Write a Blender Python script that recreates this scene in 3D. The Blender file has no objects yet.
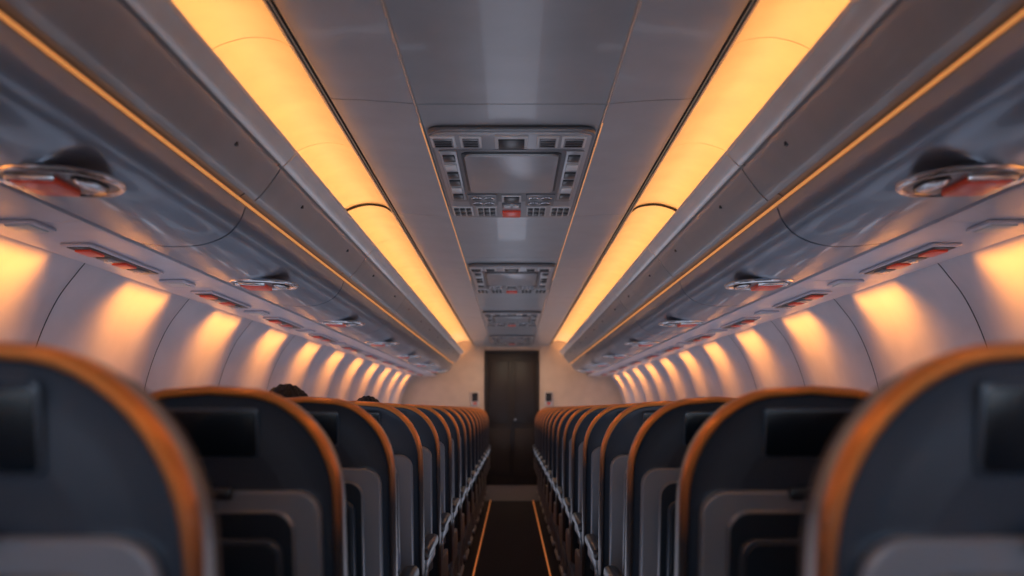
import bpy, bmesh, math, random
from mathutils import Vector, Matrix
random.seed(4)
E = 1.16
D = bpy.data
COL = bpy.context.scene.collection
Y0, Y1 = -2.2, 14.5

# ------------------------------------------------------------------ materials
def mat(name, col, rough=0.5, metal=0.0, emis=None, estr=0.0, noise=0.06, nscale=6.0, bump=0.0, bscale=200.0, coat=0.0, spec=0.5):
    m = D.materials.new(name); m.use_nodes = True
    nt = m.node_tree; b = nt.nodes["Principled BSDF"]
    b.inputs["Roughness"].default_value = rough
    b.inputs["Metallic"].default_value = metal
    b.inputs["Specular IOR Level"].default_value = spec
    b.inputs["Coat Weight"].default_value = coat
    tc = nt.nodes.new("ShaderNodeTexCoord")
    n = nt.nodes.new("ShaderNodeTexNoise"); n.inputs["Scale"].default_value = nscale
    n.inputs["Detail"].default_value = 3
    nt.links.new(tc.outputs["Object"], n.inputs["Vector"])
    r = nt.nodes.new("ShaderNodeValToRGB")
    c = Vector(col[:3])
    lo = c*(1-noise); hi = c*(1+noise)
    r.color_ramp.elements[0].position = 0.3; r.color_ramp.elements[1].position = 0.7
    r.color_ramp.elements[0].color = (*lo, 1); r.color_ramp.elements[1].color = (*hi, 1)
    nt.links.new(n.outputs["Fac"], r.inputs["Fac"])
    nt.links.new(r.outputs["Color"], b.inputs["Base Color"])
    if bump > 0:
        n2 = nt.nodes.new("ShaderNodeTexNoise"); n2.inputs["Scale"].default_value = bscale
        bp = nt.nodes.new("ShaderNodeBump"); bp.inputs["Strength"].default_value = bump; bp.inputs["Distance"].default_value = 0.002
        nt.links.new(tc.outputs["Object"], n2.inputs["Vector"])
        nt.links.new(n2.outputs["Fac"], bp.inputs["Height"]); nt.links.new(bp.outputs["Normal"], b.inputs["Normal"])
    if emis:
        b.inputs["Emission Color"].default_value = (*emis, 1)
        b.inputs["Emission Strength"].default_value = estr
    return m

M = {}
M['ceil']   = mat("ceiling_panel_plastic", (0.40,0.40,0.42), 0.34, 0.25, coat=0.2)
M['ceil2']  = mat("ceiling_side_plastic", (0.44,0.43,0.45), 0.31, 0.25, coat=0.2)
M['trim']   = mat("pale_metal_trim", (0.7,0.66,0.64), 0.25, 0.6)
M['lip']    = mat("bin_lip_lit_white", (0.80,0.76,0.74), 0.3, 0.1, coat=0.3)  # paler than the bin: cove light on the lip put into its colour
M['dark']   = mat("dark_gap", (0.012,0.011,0.012), 0.7)
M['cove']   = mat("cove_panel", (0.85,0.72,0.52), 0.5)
M['binup']  = mat("bin_upper_plastic", (0.38,0.37,0.38), 0.34, 0.25, coat=0.2)
M['bin']    = mat("bin_door_satin", (0.26,0.31,0.39), 0.30, 0.65, coat=0.2)
M['psu']    = mat("service_strip_plastic", (0.56,0.55,0.64), 0.35, 0.1, coat=0.2)
M['wall']   = mat("sidewall_plastic", (0.64,0.57,0.61), 0.42, 0.0, bump=0.05, bscale=400)
M['chrome'] = mat("chrome", (0.75,0.75,0.78), 0.22, 1.0)
M['red']    = mat("red_lens", (0.68,0.06,0.03), 0.3, 0, (1.0,0.10,0.04), 0.05)
M['amber']  = mat("amber_led", (1.0,0.5,0.15), 0.3, 0.0, (1.0,0.38,0.11), 0.50)
M['amberf'] = mat("amber_floor_led", (1.0,0.45,0.12), 0.3, 0.0, (1.0,0.27,0.06), 0.30)
M['panelg'] = mat("overhead_unit_grey", (0.40,0.39,0.41), 0.3, 0.35)
M['panelm'] = mat("overhead_unit_mid", (0.19,0.185,0.20), 0.3, 0.3)
M['btn']    = mat("button_black", (0.02,0.02,0.025), 0.3)
M['btnw']   = mat("button_white", (0.62,0.60,0.60), 0.35)
M['carpet'] = mat("dark_carpet", (0.012,0.012,0.016), 0.95, bump=0.4, bscale=500, noise=0.3, nscale=60)
M['vinyl']  = mat("grey_vinyl_floor", (0.10,0.10,0.125), 0.5)
M['door']   = mat("dark_door", (0.020,0.018,0.021), 0.5)
M['bulk']   = mat("bulkhead_cream", (0.66,0.55,0.46), 0.5)
M['shell']  = mat("seat_shell_slate", (0.042,0.058,0.084), 0.33, 0.25, coat=0.25)
M['sgrey']  = mat("seat_grey_plastic", (0.24,0.265,0.31), 0.36, 0.25, coat=0.15)
M['sdark']  = mat("seat_recess_navy", (0.010,0.018,0.030), 0.42)
M['screen'] = mat("screen_glass", (0.004,0.008,0.014), 0.26)
M['fabric'] = mat("seat_fabric", (0.05,0.055,0.07), 0.85, bump=0.3, bscale=600)
M['leg']    = mat("seat_leg_alloy", (0.32,0.33,0.36), 0.35, 0.8)
M['pane']   = mat("window_shade_fill_glow", (0.7,0.75,0.85), 0.5, 0, (0.70,0.80,1.0), 1.5)  # pane glow added as cool fill for bin undersides
M['skin']   = mat("skin", (0.55,0.33,0.24), 0.5)
M['hair']   = mat("dark_hair", (0.018,0.012,0.010), 0.55, noise=0.5, nscale=80, bump=0.6, bscale=150)
M['shirt']  = mat("shirt_cotton", (0.08,0.10,0.16), 0.9)
M['trouser']= mat("trouser_cotton", (0.04,0.04,0.05), 0.9)
M['eye']    = mat("eye_white", (0.8,0.8,0.8), 0.2)
m = mat("seat_rim_copper_glow", (0.6,0.22,0.05), 0.30, 0.35, coat=0.3); M['rim'] = m
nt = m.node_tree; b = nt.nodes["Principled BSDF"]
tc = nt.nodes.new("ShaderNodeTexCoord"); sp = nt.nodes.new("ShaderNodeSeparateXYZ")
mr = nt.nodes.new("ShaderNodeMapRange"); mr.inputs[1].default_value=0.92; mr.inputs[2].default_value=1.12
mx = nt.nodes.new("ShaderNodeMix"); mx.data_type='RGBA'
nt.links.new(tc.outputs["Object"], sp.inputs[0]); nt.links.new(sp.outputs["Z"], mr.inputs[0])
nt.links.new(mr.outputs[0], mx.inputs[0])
mx.inputs[6].default_value=(0.07,0.06,0.065,1); mx.inputs[7].default_value=(0.90,0.31,0.07,1)  # copper trim; warm light on the upper rim painted in by height
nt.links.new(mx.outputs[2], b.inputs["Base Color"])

# ------------------------------------------------------------------ mesh builder
class B:
    def __init__(s): s.v=[]; s.f=[]; s.m=[]; s.mats=[]
    def mi(s,k):
        if k not in s.mats: s.mats.append(k)
        return s.mats.index(k)
    def add(s, vs, fs, k, mtx=None):
        o=len(s.v); i=s.mi(k)
        for p in vs:
            p=Vector(p)
            if mtx: p=mtx@p
            s.v.append(tuple(p))
        for f in fs: s.f.append([a+o for a in f]); s.m.append(i)
    def bm(s, bm, k, mtx=None):
        bm.verts.index_update()
        s.add([v.co.copy() for v in bm.verts], [[v.index for v in f.verts] for f in bm.faces], k, mtx); bm.free()
    def box(s, c, size, k, bev=0.0, seg=2, mtx=None, zround=None):
        bm=bmesh.new(); bmesh.ops.create_cube(bm,size=1)
        for v in bm.verts: v.co=Vector((v.co.x*size[0],v.co.y*size[1],v.co.z*size[2]))
        if zround:
            ax,r=zround
            es=[e for e in bm.edges if abs((e.verts[0].co-e.verts[1].co)[ax])>1e-6]
            bmesh.ops.bevel(bm,geom=es,offset=r,segments=5,affect='EDGES',profile=0.5)
            es=[e for e in bm.edges if len(e.link_faces)==2 and abs(e.verts[0].co[ax]-e.verts[1].co[ax])<1e-6 and e.calc_face_angle(0)>1.0]
            if bev>0: bmesh.ops.bevel(bm,geom=es,offset=bev,segments=seg,affect='EDGES',profile=0.5)
        elif bev>0:
            bmesh.ops.bevel(bm,geom=bm.edges[:],offset=bev,segments=seg,affect='EDGES',profile=0.5)
        for v in bm.verts: v.co+=Vector(c)
        s.bm(bm,k,mtx)
    def cyl(s, c, r, h, k, axis='z', seg=24, r2=None, mtx=None):
        bm=bmesh.new(); bmesh.ops.create_cone(bm,cap_ends=True,segments=seg,radius1=r,radius2=r if r2 is None else r2,depth=h)
        R=Matrix.Identity(4)
        if axis=='x': R=Matrix.Rotation(math.pi/2,4,'Y')
        if axis=='y': R=Matrix.Rotation(math.pi/2,4,'X')
        T=Matrix.Translation(c)@R
        s.bm(bm,k,(mtx@T) if mtx else T)
    def torus(s, c, ra, rb, r, k, seg=40, rs=10, mtx=None, pitch=None):
        vs=[];fs=[]
        for i in range(seg):
            t=2*math.pi*i/seg
            for j in range(rs):
                p=2*math.pi*j/rs
                vs.append((c[0]+(ra+r*math.cos(p))*math.cos(t), c[1]+(rb+r*math.cos(p))*math.sin(t), c[2]+r*math.sin(p)))
        for i in range(seg):
            for j in range(rs):
                fs.append([i*rs+j,((i+1)%seg)*rs+j,((i+1)%seg)*rs+(j+1)%rs,i*rs+(j+1)%rs])
        s.add(vs,fs,k,mtx)
    def ball(s, c, rad, k, mtx=None, u=20, v=12):
        bm=bmesh.new(); bmesh.ops.create_uvsphere(bm,u_segments=u,v_segments=v,radius=1)
        for q in bm.verts: q.co=Vector((q.co.x*rad[0]+c[0],q.co.y*rad[1]+c[1],q.co.z*rad[2]+c[2]))
        s.bm(bm,k,mtx)
    def prof(s, pts, y0, y1, k, closed=False, sx=1):
        n=len(pts)
        vs=[(sx*p[0],y0,p[1]) for p in pts]+[(sx*p[0],y1,p[1]) for p in pts]
        fs=[]
        for i in range(n if closed else n-1):
            j=(i+1)%n
            fs.append([i,j,n+j,n+i])
        if closed: fs.append(list(range(n))[::-1]); fs.append(list(range(n,2*n)))
        s.add(vs,fs,k)
    def mesh(s, name, ang=35):
        me=D.meshes.new(name); me.from_pydata(s.v,[],s.f)
        for k in s.mats: me.materials.append(M[k])
        me.polygons.foreach_set("material_index", s.m)
        bm=bmesh.new(); bm.from_mesh(me); bmesh.ops.recalc_face_normals(bm,faces=bm.faces[:]); bm.to_mesh(me); bm.free()
        me.polygons.foreach_set("use_smooth",[True]*len(me.polygons))
        me.set_sharp_from_angle(angle=math.radians(ang)); me.update()
        return me
    def obj(s, name, parent=None, loc=(0,0,0), ang=35):
        return put(name, s.mesh(name,ang), loc, parent)
def put(name, me, loc=(0,0,0), parent=None):
    o=D.objects.new(name,me); COL.objects.link(o); o.location=loc
    if parent: o.parent=parent
    return o
def empty(name, loc=(0,0,0)):
    o=D.objects.new(name,None); COL.objects.link(o); o.location=loc; o.empty_display_size=0.1; return o
def smooth(pts, n=6):
    out=[]; P=[Vector(p) for p in pts]; P=[P[0]*2-P[1]]+P+[P[-1]*2-P[-2]]
    for i in range(1,len(P)-2):
        a,b_,c,d=P[i-1],P[i],P[i+1],P[i+2]
        for k in range(n):
            t=k/n
            out.append(0.5*((2*b_)+(c-a)*t+(2*a-5*b_+4*c-d)*t*t+(3*b_-a-3*c+d)*t**3))
    out.append(P[-2]); return [tuple(p) for p in out]
def thick(pts, t):
    P=[Vector(p) for p in pts]; off=[]
    for i,p in enumerate(P):
        a=P[max(i-1,0)]; b_=P[min(i+1,len(P)-1)]
        d=(b_-a).normalized(); off.append(p+Vector((-d.y,d.x))*t)
    return [tuple(p) for p in P]+[tuple(p) for p in reversed(off)]
def segs(first, per, a=Y0, b_=Y1):
    k=first
    while k>a: k-=per
    e=[a]; k+=per
    while k<b_: e.append(k); k+=per
    e.append(b_); return [(e[i],e[i+1]) for i in range(len(e)-1) if e[i+1]-e[i]>0.05]
def zz(pts): return [(x,z+E) for x,z in pts]
G=0.003

# ------------------------------------------------------------------ floor / shell
fl=B(); fl.box((0,(Y0+12.0)/2,-0.02),(3.5,12.0-Y0,0.04),'carpet'); fl.box((0,(12.0+Y1)/2,-0.02),(3.5,Y1-12.0,0.04),'vinyl'); fl.obj("floor")
for s in (-1,1):
    t=B(); t.box((s*0.268,5.0,0.005),(0.012,14.0,0.008),'amberf',0.002); t.obj("trim_floor_path_light")
sh=B()
out=[(1.95*math.sin(a),1.15+1.45*math.cos(a)) for a in [math.radians(-125+250*i/40) for i in range(41)]]
sh.prof(out,Y0-0.05,Y1+0.05,'dark'); sh.obj("fuselage_shell")

# ------------------------------------------------------------------ ceiling
c=B()
for a,b_ in segs(2.96,3.0):
    c.prof(thick(zz([(-0.298,.945),(-0.294,.95),(0.294,.95),(0.298,.945)]),0.02),a+G,b_-G,'ceil',True)
for s in (-1,1):
    for a,b_ in segs(2.96,1.745):
        c.prof(thick(zz(smooth([(0.306,.951),(0.34,.954),(0.45,.962),(0.55,.966),(0.566,.972),(0.568,.985)],4)),0.012),a+G,b_-G,'ceil2',True,sx=s)
    c.prof(zz([(0.301,.948),(0.3045,.948),(0.3045,.96),(0.301,.96)]),Y0,3.15,'trim',True,sx=s)
    c.prof(zz([(0.301,.947),(0.3045,.947),(0.3045,.96),(0.301,.96)]),3.15,7.0,'amber',True,sx=s)
    c.prof(zz([(0.301,.948),(0.3045,.948),(0.3045,.96),(0.301,.96)]),7.0,Y1,'trim',True,sx=s)
    c.prof(zz([(0.27,1.0),(0.60,1.05)]),Y0,Y1,'dark',sx=s)
    c.prof(zz([(0.588,.975),(0.594,.975),(0.594,1.01),(0.588,1.01)]),Y0,Y1,'trim',True,sx=s)
c.prof(zz([(-0.3,1.0),(0.3,1.0)]),Y0,Y1,'dark')
c.obj("ceiling")
cp=smooth([(.594,.985),(.605,1.00),(.65,1.028),(.74,1.035),(.84,1.00),(.91,.925),(.935,.84),(.94,.77)],6)
for s in (-1,1):
    v=B()
    for a,b_ in segs(2.65,1.05):
        v.prof(thick(zz(cp),0.01),a+G*.8,b_-G*.8,'cove',True,sx=s)
    back=[(x+0.02,z+0.025) for x,z in cp]
    v.prof(zz(back),Y0,Y1,'dark',sx=s)
    v.obj("ceiling_cove")
    for yb in (4.78,):
        r=B(); ring=[(x-0.002,z-0.012) for x,z in cp[4:26]]
        r.prof(thick(zz(ring),0.008),yb-0.008,yb+0.008,'dark',True,sx=s)
        r.obj("cove_bracket")

# ------------------------------------------------------------------ overhead unit
def ceiling_unit():
    b=B()
    L=1.42
    b.box((0,L/2,-0.008),(0.572,L,0.018),'panelm',0.004,zround=(2,0.05))
    b.box((0,L/2,-0.016),(0.550,L-0.025,0.012),'panelg',0.004,zround=(2,0.045))
    b.box((0,0.62,-0.020),(0.525,0.84,0.010),'panelm',0.003,zround=(2,0.03))
    b.box((0,0.53,-0.024),(0.364,0.610,0.010),'btn',0.002,zround=(2,0.03))
    b.box((0,0.53,-0.030),(0.343,0.586,0.014),'panelg',0.005,zround=(2,0.028))
    for x,w in ((-.235,.085),(-.14,.075),(.125,.075),(.215,.085)):
        b.box((x,0.10,-0.023),(w,0.13,0.008),'btnw',0.003)
        b.box((x,0.10,-0.028),(w-.018,0.10,0.006),'panelm',0.002)
        for q in (-1,0,1): b.box((x,0.10+q*.028,-0.032),(w-.026,0.010,0.004),'btn')
    b.box((0,0.10,-0.024),(0.115,0.15,0.010),'btnw',0.003); b.box((0,0.105,-0.030),(0.09,0.11,0.008),'btn',0.003)
    for s in (-1,1):
        b.box((s*.228,0.60,-0.026),(0.062,0.78,0.006),'panelg',0.002)
        for i in range(6):
            b.box((s*.228,0.29+i*.125,-0.031),(0.044,0.080,0.008),'btnw' if i%3==1 else 'btn',0.003)
    for s in (-1,1):
        b.box((s*.125,1.00,-0.026),(0.125,0.22,0.006),'panelm',0.002)
        for i in range(2):
            for j in range(2):
                b.cyl((s*(.098+i*.052),0.95+j*.10,-0.032),0.019,0.012,'btn',seg=16)
                b.torus((s*(.098+i*.052),0.95+j*.10,-0.032),0.021,0.021,0.004,'chrome',seg=16,rs=6)
        for cx in (.115,.225):
            b.box((s*cx,1.25,-0.023),(0.092,0.20,0.006),'btnw',0.002)
            for i in range(3):
                for j in range(2):
                    b.box((s*(cx-.028+i*.028),1.205+j*.085,-0.029),(0.022,0.062,0.008),'btn',0.002)
    b.box((0,0.97,-0.026),(0.085,0.13,0.008),'btnw',0.003); b.box((0,0.97,-0.031),(0.066,0.09,0.006),'btn',0.002)
    b.box((0,1.12,-0.024),(0.085,0.09,0.008),'panelm',0.003)
    for i in (-1,1): b.box((i*.02,1.12,-0.030),(0.03,0.05,0.006),'btnw',0.002)
    b.box((0,1.30,-0.026),(0.085,0.12,0.012),'red',0.004)
    return b.mesh("ceiling_service_panel")
cu=ceiling_unit()
for y in (0.18,3.18,6.18,9.18,12.18): put("ceiling_service_panel",cu,(0,y,E+.946))

# ------------------------------------------------------------------ overhead bins
PER=1.68
def bin_meshes(s):
    L=PER-0.012
    body=B()
    poly=[(.672,.786),(.685,.782),(.715,.755),(.93,.752),(1.45,.75),(1.45,.545),(1.13,.53),(1.0,.515),(.92,.528),(.87,.555),(.845,.59),(.83,.64),(.80,.66),(.781,.642)]
    face=smooth([(.779,.630),(.762,.645),(.735,.677),(.708,.714),(.700,.728)],4)
    body.prof(zz(poly+face+[(.708,.737),(.703,.745)]),-L/2,L/2,'binup',True,sx=s)
    body.prof(zz([(.654,.772),(.655,.788),(.664,.798),(.685,.794),(.700,.775),(.701,.744),(.694,.735),(.688,.738),(.670,.755)]),-L/2,L/2,'lip',True,sx=s)
    for q in (-.45,.45):
        body.cyl((s*.722,q,E+.695),0.007,0.010,'btn',seg=12)
    door=B()
    dp=smooth([(.806,.612),(.822,.572),(.855,.533),(.905,.507),(.965,.494),(1.04,.493),(1.125,.502)],6)
    door.prof(thick(zz(dp),0.014),-L/2,L/2,'bin',True,sx=s)
    led=B(); led.prof(zz([(.801,.616),(.806,.617),(.810,.628),(.804,.627)]),-L/2-.006,L/2+.006,'amber',True,sx=s)
    la=B()
    T=Matrix.Translation((s*.968,0,E+.491))@Matrix.Rotation(s*math.radians(-2),4,'Y')
    la.torus((0,0,-.001),.125,.125,.008,'chrome',mtx=T)
    bm=bmesh.new(); bmesh.ops.create_uvsphere(bm,u_segments=36,v_segments=12,radius=1)
    for v in bm.verts: v.co=Vector((v.co.x*.12,v.co.y*.12,v.co.z*.008))
    la.bm(bm,'panelm',T)
    la.box((s*.030,0,-.012),(.095,.13,.020),'red',.006,mtx=T)
    la.box((s*.030,-.072,-.010),(.105,.012,.016),'chrome',.005,mtx=T)
    la.ball((-s*.065,0,-.008),(.026,.06,.009),'chrome',mtx=T)
    la.torus((-s*.065,0,-.008),.029,.063,.003,'btn',mtx=T,seg=24,rs=6)
    la.ball((s*.098,0,-.007),(.014,.04,.008),'chrome',mtx=T)
    return body.mesh("bin_body"),door.mesh("bin_door"),led.mesh("bin_led"),la.mesh("bin_latch")
for s in (-1,1):
    ms=bin_meshes(s); y=2.04-PER
    while y<13.5:
        e=empty("overhead_bin",(0,y,0))
        for n,m_ in zip(("body","door","led_strip","latch"),ms): put(n,m_,(0,0,0),e)
        y+=PER

# ------------------------------------------------------------------ passenger service strips under bins
for s in (-1,1):
    p=B()
    for a,b_ in segs(2.53,1.15,Y0+.05,Y1-.05):
        p.prof(thick(zz(smooth([(1.138,.515),(1.142,.503),(1.16,.499),(1.30,.496),(1.44,.497),(1.465,.502),(1.474,.512)],4)),0.008),a+.0015,b_-.0015,'psu',True,sx=s)
    p.prof(zz([(1.13,.527),(1.470,.527)]),Y0+.05,Y1-.05,'dark',sx=s)
    p.obj("service_strip")
    u=B()
    u.box((0,0,0),(.092,.60,.010),'psu',.004)
    u.box((0,0,-.004),(.070,.56,.008),'btn',.003)
    u.box((0,-.20,-.010),(.050,.10,.010),'red',.003)
    u.box((0,-.06,-.009),(.048,.09,.008),'panelm',.003); u.cyl((0,-.06,-.014),.016,.008,'chrome',seg=16)
    u.box((0,.06,-.010),(.050,.09,.010),'red',.003)
    u.box((0,.18,-.009),(.048,.08,.008),'panelm',.003); u.cyl((0,.18,-.014),.016,.008,'chrome',seg=16)
    um=u.mesh("reading_light_unit")
    q=B(); q.box((0,0,0),(.10,.13,.010),'psu',.004); q.box((0,0,-.006),(.07,.10,.006),'btnw',.002); qm=q.mesh("speaker_plate")
    y=1.98
    while y<14.0:
        put("reading_light_unit",um,(s*1.30,y,E+.491)); put("speaker_plate",qm,(s*1.30,y+.57,E+.491)); y+=1.15

# ------------------------------------------------------------------ side walls with windows
wp=smooth([(1.492,.53),(1.53,.485),(1.60,.39),(1.665,.25),(1.715,.08),(1.742,-.12),(1.745,-.35),(1.72,-.65),(1.66,-.95),(1.60,-1.16)],5)
def wall_at(z):
    for i in range(len(wp)-1):
        if wp[i+1][1]<=z<=wp[i][1]:
            t=(z-wp[i][1])/(wp[i+1][1]-wp[i][1]); return wp[i][0]+t*(wp[i+1][0]-wp[i][0])
    return 1.74
PW=1.10; wn=0
for s in (-1,1):
    w=B(); N=14
    sg=segs(2.30,PW)
    for a,b_ in sg:
        n=len(wp); vs=[];fs=[]
        for i in range(N+1):
            t=i/N; bul=0.045*(1-abs(2*t-1)**4)
            for x,z in wp:
                vs.append((s*(x+0.027-bul),a+.004+(b_-a-.008)*t,z+E))
        for i in range(N):
            for j in range(n-1): fs.append([i*n+j,(i+1)*n+j,(i+1)*n+j+1,i*n+j+1])
        w.add(vs,fs,'wall')
    w.prof([(x+.035,z) for x,z in zz(wp)],Y0,Y1,'dark',sx=s)
    w.obj("wall_left" if s<0 else "wall_right")
    for a,b_ in sg:
        if b_-a<PW*.9: continue
        for yc in (a+.28,b_-.28):
            wn+=1; b=B(); zc=-.13; x=wall_at(zc)-.018
            R=Matrix.Translation((s*x,yc,E+zc))@Matrix.Rotation(math.pi/2,4,'Y')
            b.box((0,0,0),(.37,.27,.024),'wall',.006,mtx=R,zround=(2,.11))
            R2=Matrix.Translation((s*(x-.012),yc,E+zc))@Matrix.Rotation(math.pi/2,4,'Y')
            b.box((0,0,0),(.29,.19,.006),'pane',.001,mtx=R2,zround=(2,.085))
            b.obj("window_%d"%wn)

# ------------------------------------------------------------------ bulkheads
f=B()
yb=Y1
for s in (-1,1):
    f.box((s*(.40+.70),yb,1.2),(1.40,.06,2.4),'bulk',.004)
f.box((0,yb,2.18),(.84,.06,.30),'bulk',.004)
f.obj("wall_front")
d=B()
d.box((0,yb+.01,1.01),(.78,.04,2.02),'door',.004)
for s in (-1,1):
    d.box((s*.19,yb-.012,1.42),(.30,.02,.95),'door',.01); d.box((s*.19,yb-.012,.50),(.30,.02,.72),'door',.01)
d.box((0,yb-.018,1.0),(.010,.02,1.95),'door',.003)
d.cyl((.05,yb-.035,1.0),.018,.04,'leg','y')
for s in (-1,1): d.box((s*.40,yb-.03,1.01),(.035,.05,2.04),'door',.006)
d.box((0,yb-.03,2.035),(.83,.05,.03),'door',.006)
d.obj("door_1")
for s in (-1,1):
    k=B(); k.box((0,0,0),(.13,.03,.22),'btnw',.01); k.box((0,-.018,.02),(.09,.012,.13),'btn',.004); k.box((0,-.02,-.075),(.05,.01,.03),'red',.003)
    k.obj("attendant_panel",loc=(s*.56,yb-.046,1.32))
r=B(); r.box((0,Y0,1.2),(3.4,.06,2.4),'bulk'); r.obj("wall_rear")

# ------------------------------------------------------------------ seats
HW=.23; TOP=1.205
def outline(i, top=TOP, bot=.36, hw=HW, a=.17, b_=.20, crown=.004):
    h=hw-i; tp=top-i; a=max(a-i*.7,.01); b_=max(b_-i*.7,.01); pts=[]
    pts.append((-h+.02,bot+i)); pts.append((-h,bot+i+.02))
    for k in range(1,5): pts.append((-h, bot+i+.02+(tp-b_-bot-i-.02)*k/5))
    for k in range(13):
        t=math.pi*.5*k/12; pts.append((-h+a-a*math.cos(t), tp-b_+b_*math.sin(t)))
    pts.append((0,tp+crown))
    r=[(-x,z) for x,z in reversed(pts[:-1])]
    return pts+r
def tilt(y,z): return y+max(0,(TOP-z))*.13
def loft(b, loops, k, cap0=None, cap1=None):
    n=len(loops[0]); vs=[p for L in loops for p in L]; fs=[]
    for i in range(len(loops)-1):
        for j in range(n):
            fs.append([i*n+j,i*n+(j+1)%n,(i+1)*n+(j+1)%n,(i+1)*n+j])
    b.add(vs,fs,k)
    if cap0: b.add(loops[0],[list(range(n))],cap0)
    if cap1: b.add(loops[-1],[list(range(n))],cap1)
def lp(i,y,**kw): return [(x,tilt(y,z),z) for x,z in outline(i,**kw)]
def seat_mesh():
    b=B()
    loft(b,[lp(.012,.075),lp(.004,.066),lp(.002,.030)],'sgrey')
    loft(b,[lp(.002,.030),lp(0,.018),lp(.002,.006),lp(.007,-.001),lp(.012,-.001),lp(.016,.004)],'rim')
    loft(b,[lp(.016,.004),lp(.019,.009),lp(.03,.011),lp(.06,.008),lp(.10,.004)],'shell',None,'shell')
    loft(b,[lp(.012,.075),lp(.010,.105),lp(.02,.130),lp(.045,.145),lp(.09,.140)],'fabric',None,'fabric')
    zc=TOP-.082
    sl=math.atan(.13)
    R=Matrix.Translation((0,tilt(.004,zc)-.002,zc))@Matrix.Rotation(sl,4,'X')
    b.box((0,0,0),(.174,.008,.092),'shell',.003,mtx=R,zround=(1,.010))
    b.box((0,-.002,0),(.164,.007,.082),'screen',.001,mtx=R,zround=(1,.008))
    def plate(hw,top,bot,y,k,ca,lip=.006,fill=True,th=.02):
        kw=dict(top=top,bot=bot,hw=hw,a=ca,b_=ca,crown=0)
        loft(b,[lp(0,y+th,**kw),lp(0,y+lip,**kw),lp(lip*.4,y+lip*.3,**kw),lp(lip,y,**kw)],k,None,k if fill else None)
    t0=TOP-.185
    plate(.195,t0,.46,-.014,'sgrey',.045)
    plate(.150,t0-.034,.50,-.020,'leg',.040,.004,th=.012)
    plate(.144,t0-.040,.505,-.0215,'sdark',.036,.002,th=.01)
    plate(.128,t0-.085,.60,-.032,'shell',.030,.006,th=.015)
    plate(.118,t0-.095,.72,-.034,'sdark',.026,.002,th=.01)
    R=Matrix.Translation((0,tilt(-.02,t0-.01),t0-.004)); b.box((0,-.006,0),(.085,.018,.022),'btn',.005,mtx=R)
    b.box((0,tilt(-.03,.56),.57),(.27,.022,.10),'sgrey',.008)
    b.box((0,.35,.425),(.43,.46,.12),'fabric',.03,3)
    b.box((0,.34,.345),(.44,.44,.05),'sgrey',.01)
    for s in (-1,1):
        b.box((s*.222,.33,.655),(.046,.42,.045),'btn',.016,3)
        b.box((s*.220,.34,.615),(.030,.34,.05),'sgrey',.008)
        b.box((s*.218,.215,.52),(.026,.07,.26),'sgrey',.01)
        b.box((s*.220,.34,.42),(.022,.42,.16),'sgrey',.01)
        b.box((s*.17,.16,.17),(.03,.05,.34),'leg',.006)
        b.box((s*.17,.44,.17),(.03,.05,.34),'leg',.006)
        b.box((s*.17,.30,.02),(.045,.42,.035),'leg',.006)
    b.cyl((0,.16,.315),.018,.42,'leg','x'); b.cyl((0,.44,.315),.018,.42,'leg','x')
    return b.mesh("cabin_seat",40)
sm=seat_mesh()
zt=[1.224,1.198,1.189,1.185]
ROW=[0.90+.78*i for i in range(16)]
SX=(.535,1.004,1.473)
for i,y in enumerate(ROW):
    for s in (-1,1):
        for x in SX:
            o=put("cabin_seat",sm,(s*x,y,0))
            t=(zt[i] if i<len(zt) else 1.182); o.scale=(1,1,t/TOP)

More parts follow.
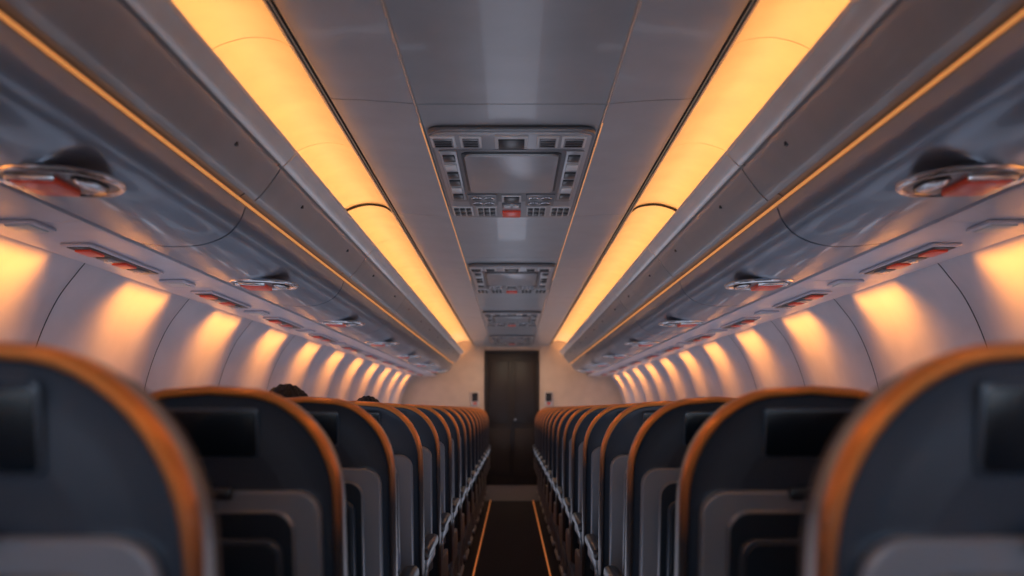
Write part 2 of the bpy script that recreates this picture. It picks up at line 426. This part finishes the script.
# ------------------------------------------------------------------ passengers
def skin_obj(name, verts, edges, radii, k, parent, root=0, lev=2):
    me=D.meshes.new(name); me.from_pydata(verts,edges,[]); me.materials.append(M[k])
    o=put(name,me,(0,0,0),parent)
    md=o.modifiers.new("Skin",'SKIN'); md.use_smooth_shade=True
    sv=me.skin_vertices[0].data
    for i,r in enumerate(radii): sv[i].radius=(r,r) if not isinstance(r,tuple) else r; sv[i].use_root=(i==root)
    sb=o.modifiers.new("Sub",'SUBSURF'); sb.levels=lev; sb.render_levels=lev
    return o
def passenger(sx, yrow, hx, topz, yaw):
    e=empty("passenger",(0,0,0))
    px,py=sx,yrow+.29; hy=yrow+.255; hz=topz-.12
    nk=(hx,hy+.0,hz-.13)
    V=[(px,py,.56),(px*.7+hx*.3,py-.03,.72),(px*.4+hx*.6,py-.05,.86),(hx,hy-.01,.935),nk]
    Ed=[(0,1),(1,2),(2,3),(3,4)]; R=[(.15,.12),(.14,.11),(.16,.115),(.11,.085),.052]
    def ad(v,p,r): V.append(v); Ed.append((p,len(V)-1)); R.append(r); return len(V)-1
    for s in (-1,1):
        a=ad((hx+s*.15,hy,.91),3,.062); b_=ad((px+s*.185,hy+.03,.72),a,.046); c_=ad((px+s*.12,py+.19,.63),b_,.034)
    skin_obj("torso_shirt",V,Ed,R,'shirt',e)
    V=[(px,py,.55)];Ed=[];R=[(.14,.11)]
    for s in (-1,1):
        h=ad((px+s*.09,py+.04,.55),0,.085); k_=ad((px+s*.10,py+.40,.54),h,.062); an=ad((px+s*.10,py+.34,.11),k_,.042)
    skin_obj("trousers",V,Ed,R,'trouser',e)
    for s in (-1,1):
        b=B(); b.box((px+s*.10,py+.39,.045),(.09,.26,.085),'btn',.03,3); b.obj("shoe",e)
        w=Vector((px+s*.12,py+.19,.632)); V=[tuple(w),tuple(w+Vector((-s*.012,.05,.008)))]; Ed=[(0,1)]; R=[.026,(.036,.016)]
        skin_obj("palm",V,Ed,R,'skin',e)
        for i,(dx,l) in enumerate(((-.030,.070),(-.010,.080),(.010,.074),(.030,.058))):
            r0=w+Vector((dx-s*.012,.065,.008))
            V=[tuple(r0),tuple(r0+Vector((0,l*.45,.006))),tuple(r0+Vector((0,l*.8,-.006))),tuple(r0+Vector((0,l,-.020)))]
            skin_obj("finger",V,[(0,1),(1,2),(2,3)],[.0095,.009,.008,.007],'skin',e,lev=1)
        r0=w+Vector((-s*.035,.03,.004))
        skin_obj("thumb",[tuple(r0),tuple(r0+Vector((-s*.028,.025,-.002))),tuple(r0+Vector((-s*.036,.055,-.008)))],[(0,1),(1,2)],[.012,.0105,.008],'skin',e,lev=1)
    T=Matrix.Translation((hx,hy+.01,hz))@Matrix.Rotation(yaw,4,'Z')
    h=B(); bm=bmesh.new(); bmesh.ops.create_uvsphere(bm,u_segments=40,v_segments=28,radius=1)
    for v in bm.verts:
        x,y,z=v.co; f=1.0
        if z<0: f=1-.30*(-z)**1.4
        X=x*.076*f; Y=y*.095*(f if y<0 else 1-.10*max(0,-z)); Z=z*.112
        if y>0:
            nose=math.exp(-((x/.16)**2+((z+.12)/.24)**2)); Y+=.020*nose
            Y-=.010*math.exp(-(((abs(x)-.36)/.16)**2+((z-.02)/.13)**2))
            Y+=.006*math.exp(-((x/.3)**2+((z+.50)/.07)**2)); Y+=.008*math.exp(-((x/.3)**2+((z+.85)/.15)**2))
        v.co=Vector((X,Y,Z))
    h.bm(bm,'skin',T)
    for s in (-1,1):
        h.ball((s*.028,.078,.002),(.012,.010,.009),'eye',T); h.ball((s*.028,.087,.002),(.005,.003,.005),'btn',T)
        h.ball((s*.077,-.005,-.008),(.010,.020,.032),'skin',T)
    h.box((0,.088,-.058),(.042,.008,.007),'red',.003,mtx=T)
    h.obj("head",e)
    hr=B(); bm=bmesh.new(); bmesh.ops.create_uvsphere(bm,u_segments=64,v_segments=44,radius=1)
    dl=[v for v in bm.verts if (v.co.y>.15 and v.co.z<.42) or v.co.z<-.55]
    bmesh.ops.delete(bm,geom=dl,context='VERTS')
    for v in bm.verts:
        x,y,z=v.co
        n=.003*math.sin(x*23+y*17)+.002*math.sin(y*41+z*29+x*11)+random.uniform(-.001,.001)
        v.co=Vector((x*(.084+n),y*(.103+n)-.003,z*(.119+n)+.002))
    hr.bm(bm,'hair',T); hr.obj("hair",e)
    skin_obj("neck",[(hx,hy,.93),(hx,hy,hz-.06)],[(0,1)],[.055,.052],'skin',e)
passenger(-.535,ROW[2],-.645,1.160+.068,.15)
passenger(-.535,ROW[4],-.650,1.160+.056,-.1)

# ------------------------------------------------------------------ lights
def area(name, loc, size, energy, col, rot=(0,0,0), sy=None, spread=None):
    l=D.lights.new(name,'AREA'); l.energy=energy; l.color=col; l.size=size
    if sy: l.shape='RECTANGLE'; l.size_y=sy
    if spread: l.spread=spread
    o=D.objects.new(name,l); COL.objects.link(o); o.location=loc; o.rotation_euler=rot; return o
LEN=Y1-Y0-.1; YC=(Y0+Y1)/2
for s in (-1,1):
    area("cove_light",(s*.765,YC,E+.80),.04,25,(1.0,.45,.14),(math.pi,0,0),LEN,math.radians(125))
    y=2.85-3*PW
    while y<14:
        area("wall_wash_light",(s*1.430,y,E+.466),.07,1.5,(1.0,.37,.05),(0,s*math.radians(-60),0),.46,math.radians(105))
        y+=PW
    area("cabin_fill",(s*1.0,8.4,.95),1.0,23,(.76,.81,1.0),(math.pi,0,0),11.4)  # added fill aimed up from seat level, no fixture there
area("aisle_fill",(0,8.0,.55),.4,13,(.78,.82,1.0),(math.pi,0,0),12.2)  # added upward fill for ceiling and bins, no lamp in the aisle
area("rear_fill",(0,Y0+.1,1.35),2.4,24,(.68,.82,1.0),(math.radians(86),0,0),1.0)  # unseen fill added behind the camera to light the seat backs
area("entry_light",(0,13.6,E+.93),.5,10,(1.0,.74,.50),(0,0,0),.5)

w=D.worlds.new("World"); bpy.context.scene.world=w; w.use_nodes=True
w.node_tree.nodes["Background"].inputs[0].default_value=(.3,.33,.42,1); w.node_tree.nodes["Background"].inputs[1].default_value=.2

# ------------------------------------------------------------------ camera
cam=D.cameras.new("camera"); co=D.objects.new("camera",cam); COL.objects.link(co)
co.location=(0.002,0,E); co.rotation_euler=(math.radians(90),0,0)
cam.sensor_width=36; cam.lens=36*950/1024; cam.shift_y=(409-288)/1024; cam.clip_start=.02
cam.dof.use_dof=True; cam.dof.focus_distance=3.8; cam.dof.aperture_fstop=2.2
bpy.context.scene.camera=co
vs=bpy.context.scene.view_settings; vs.view_transform='Standard'
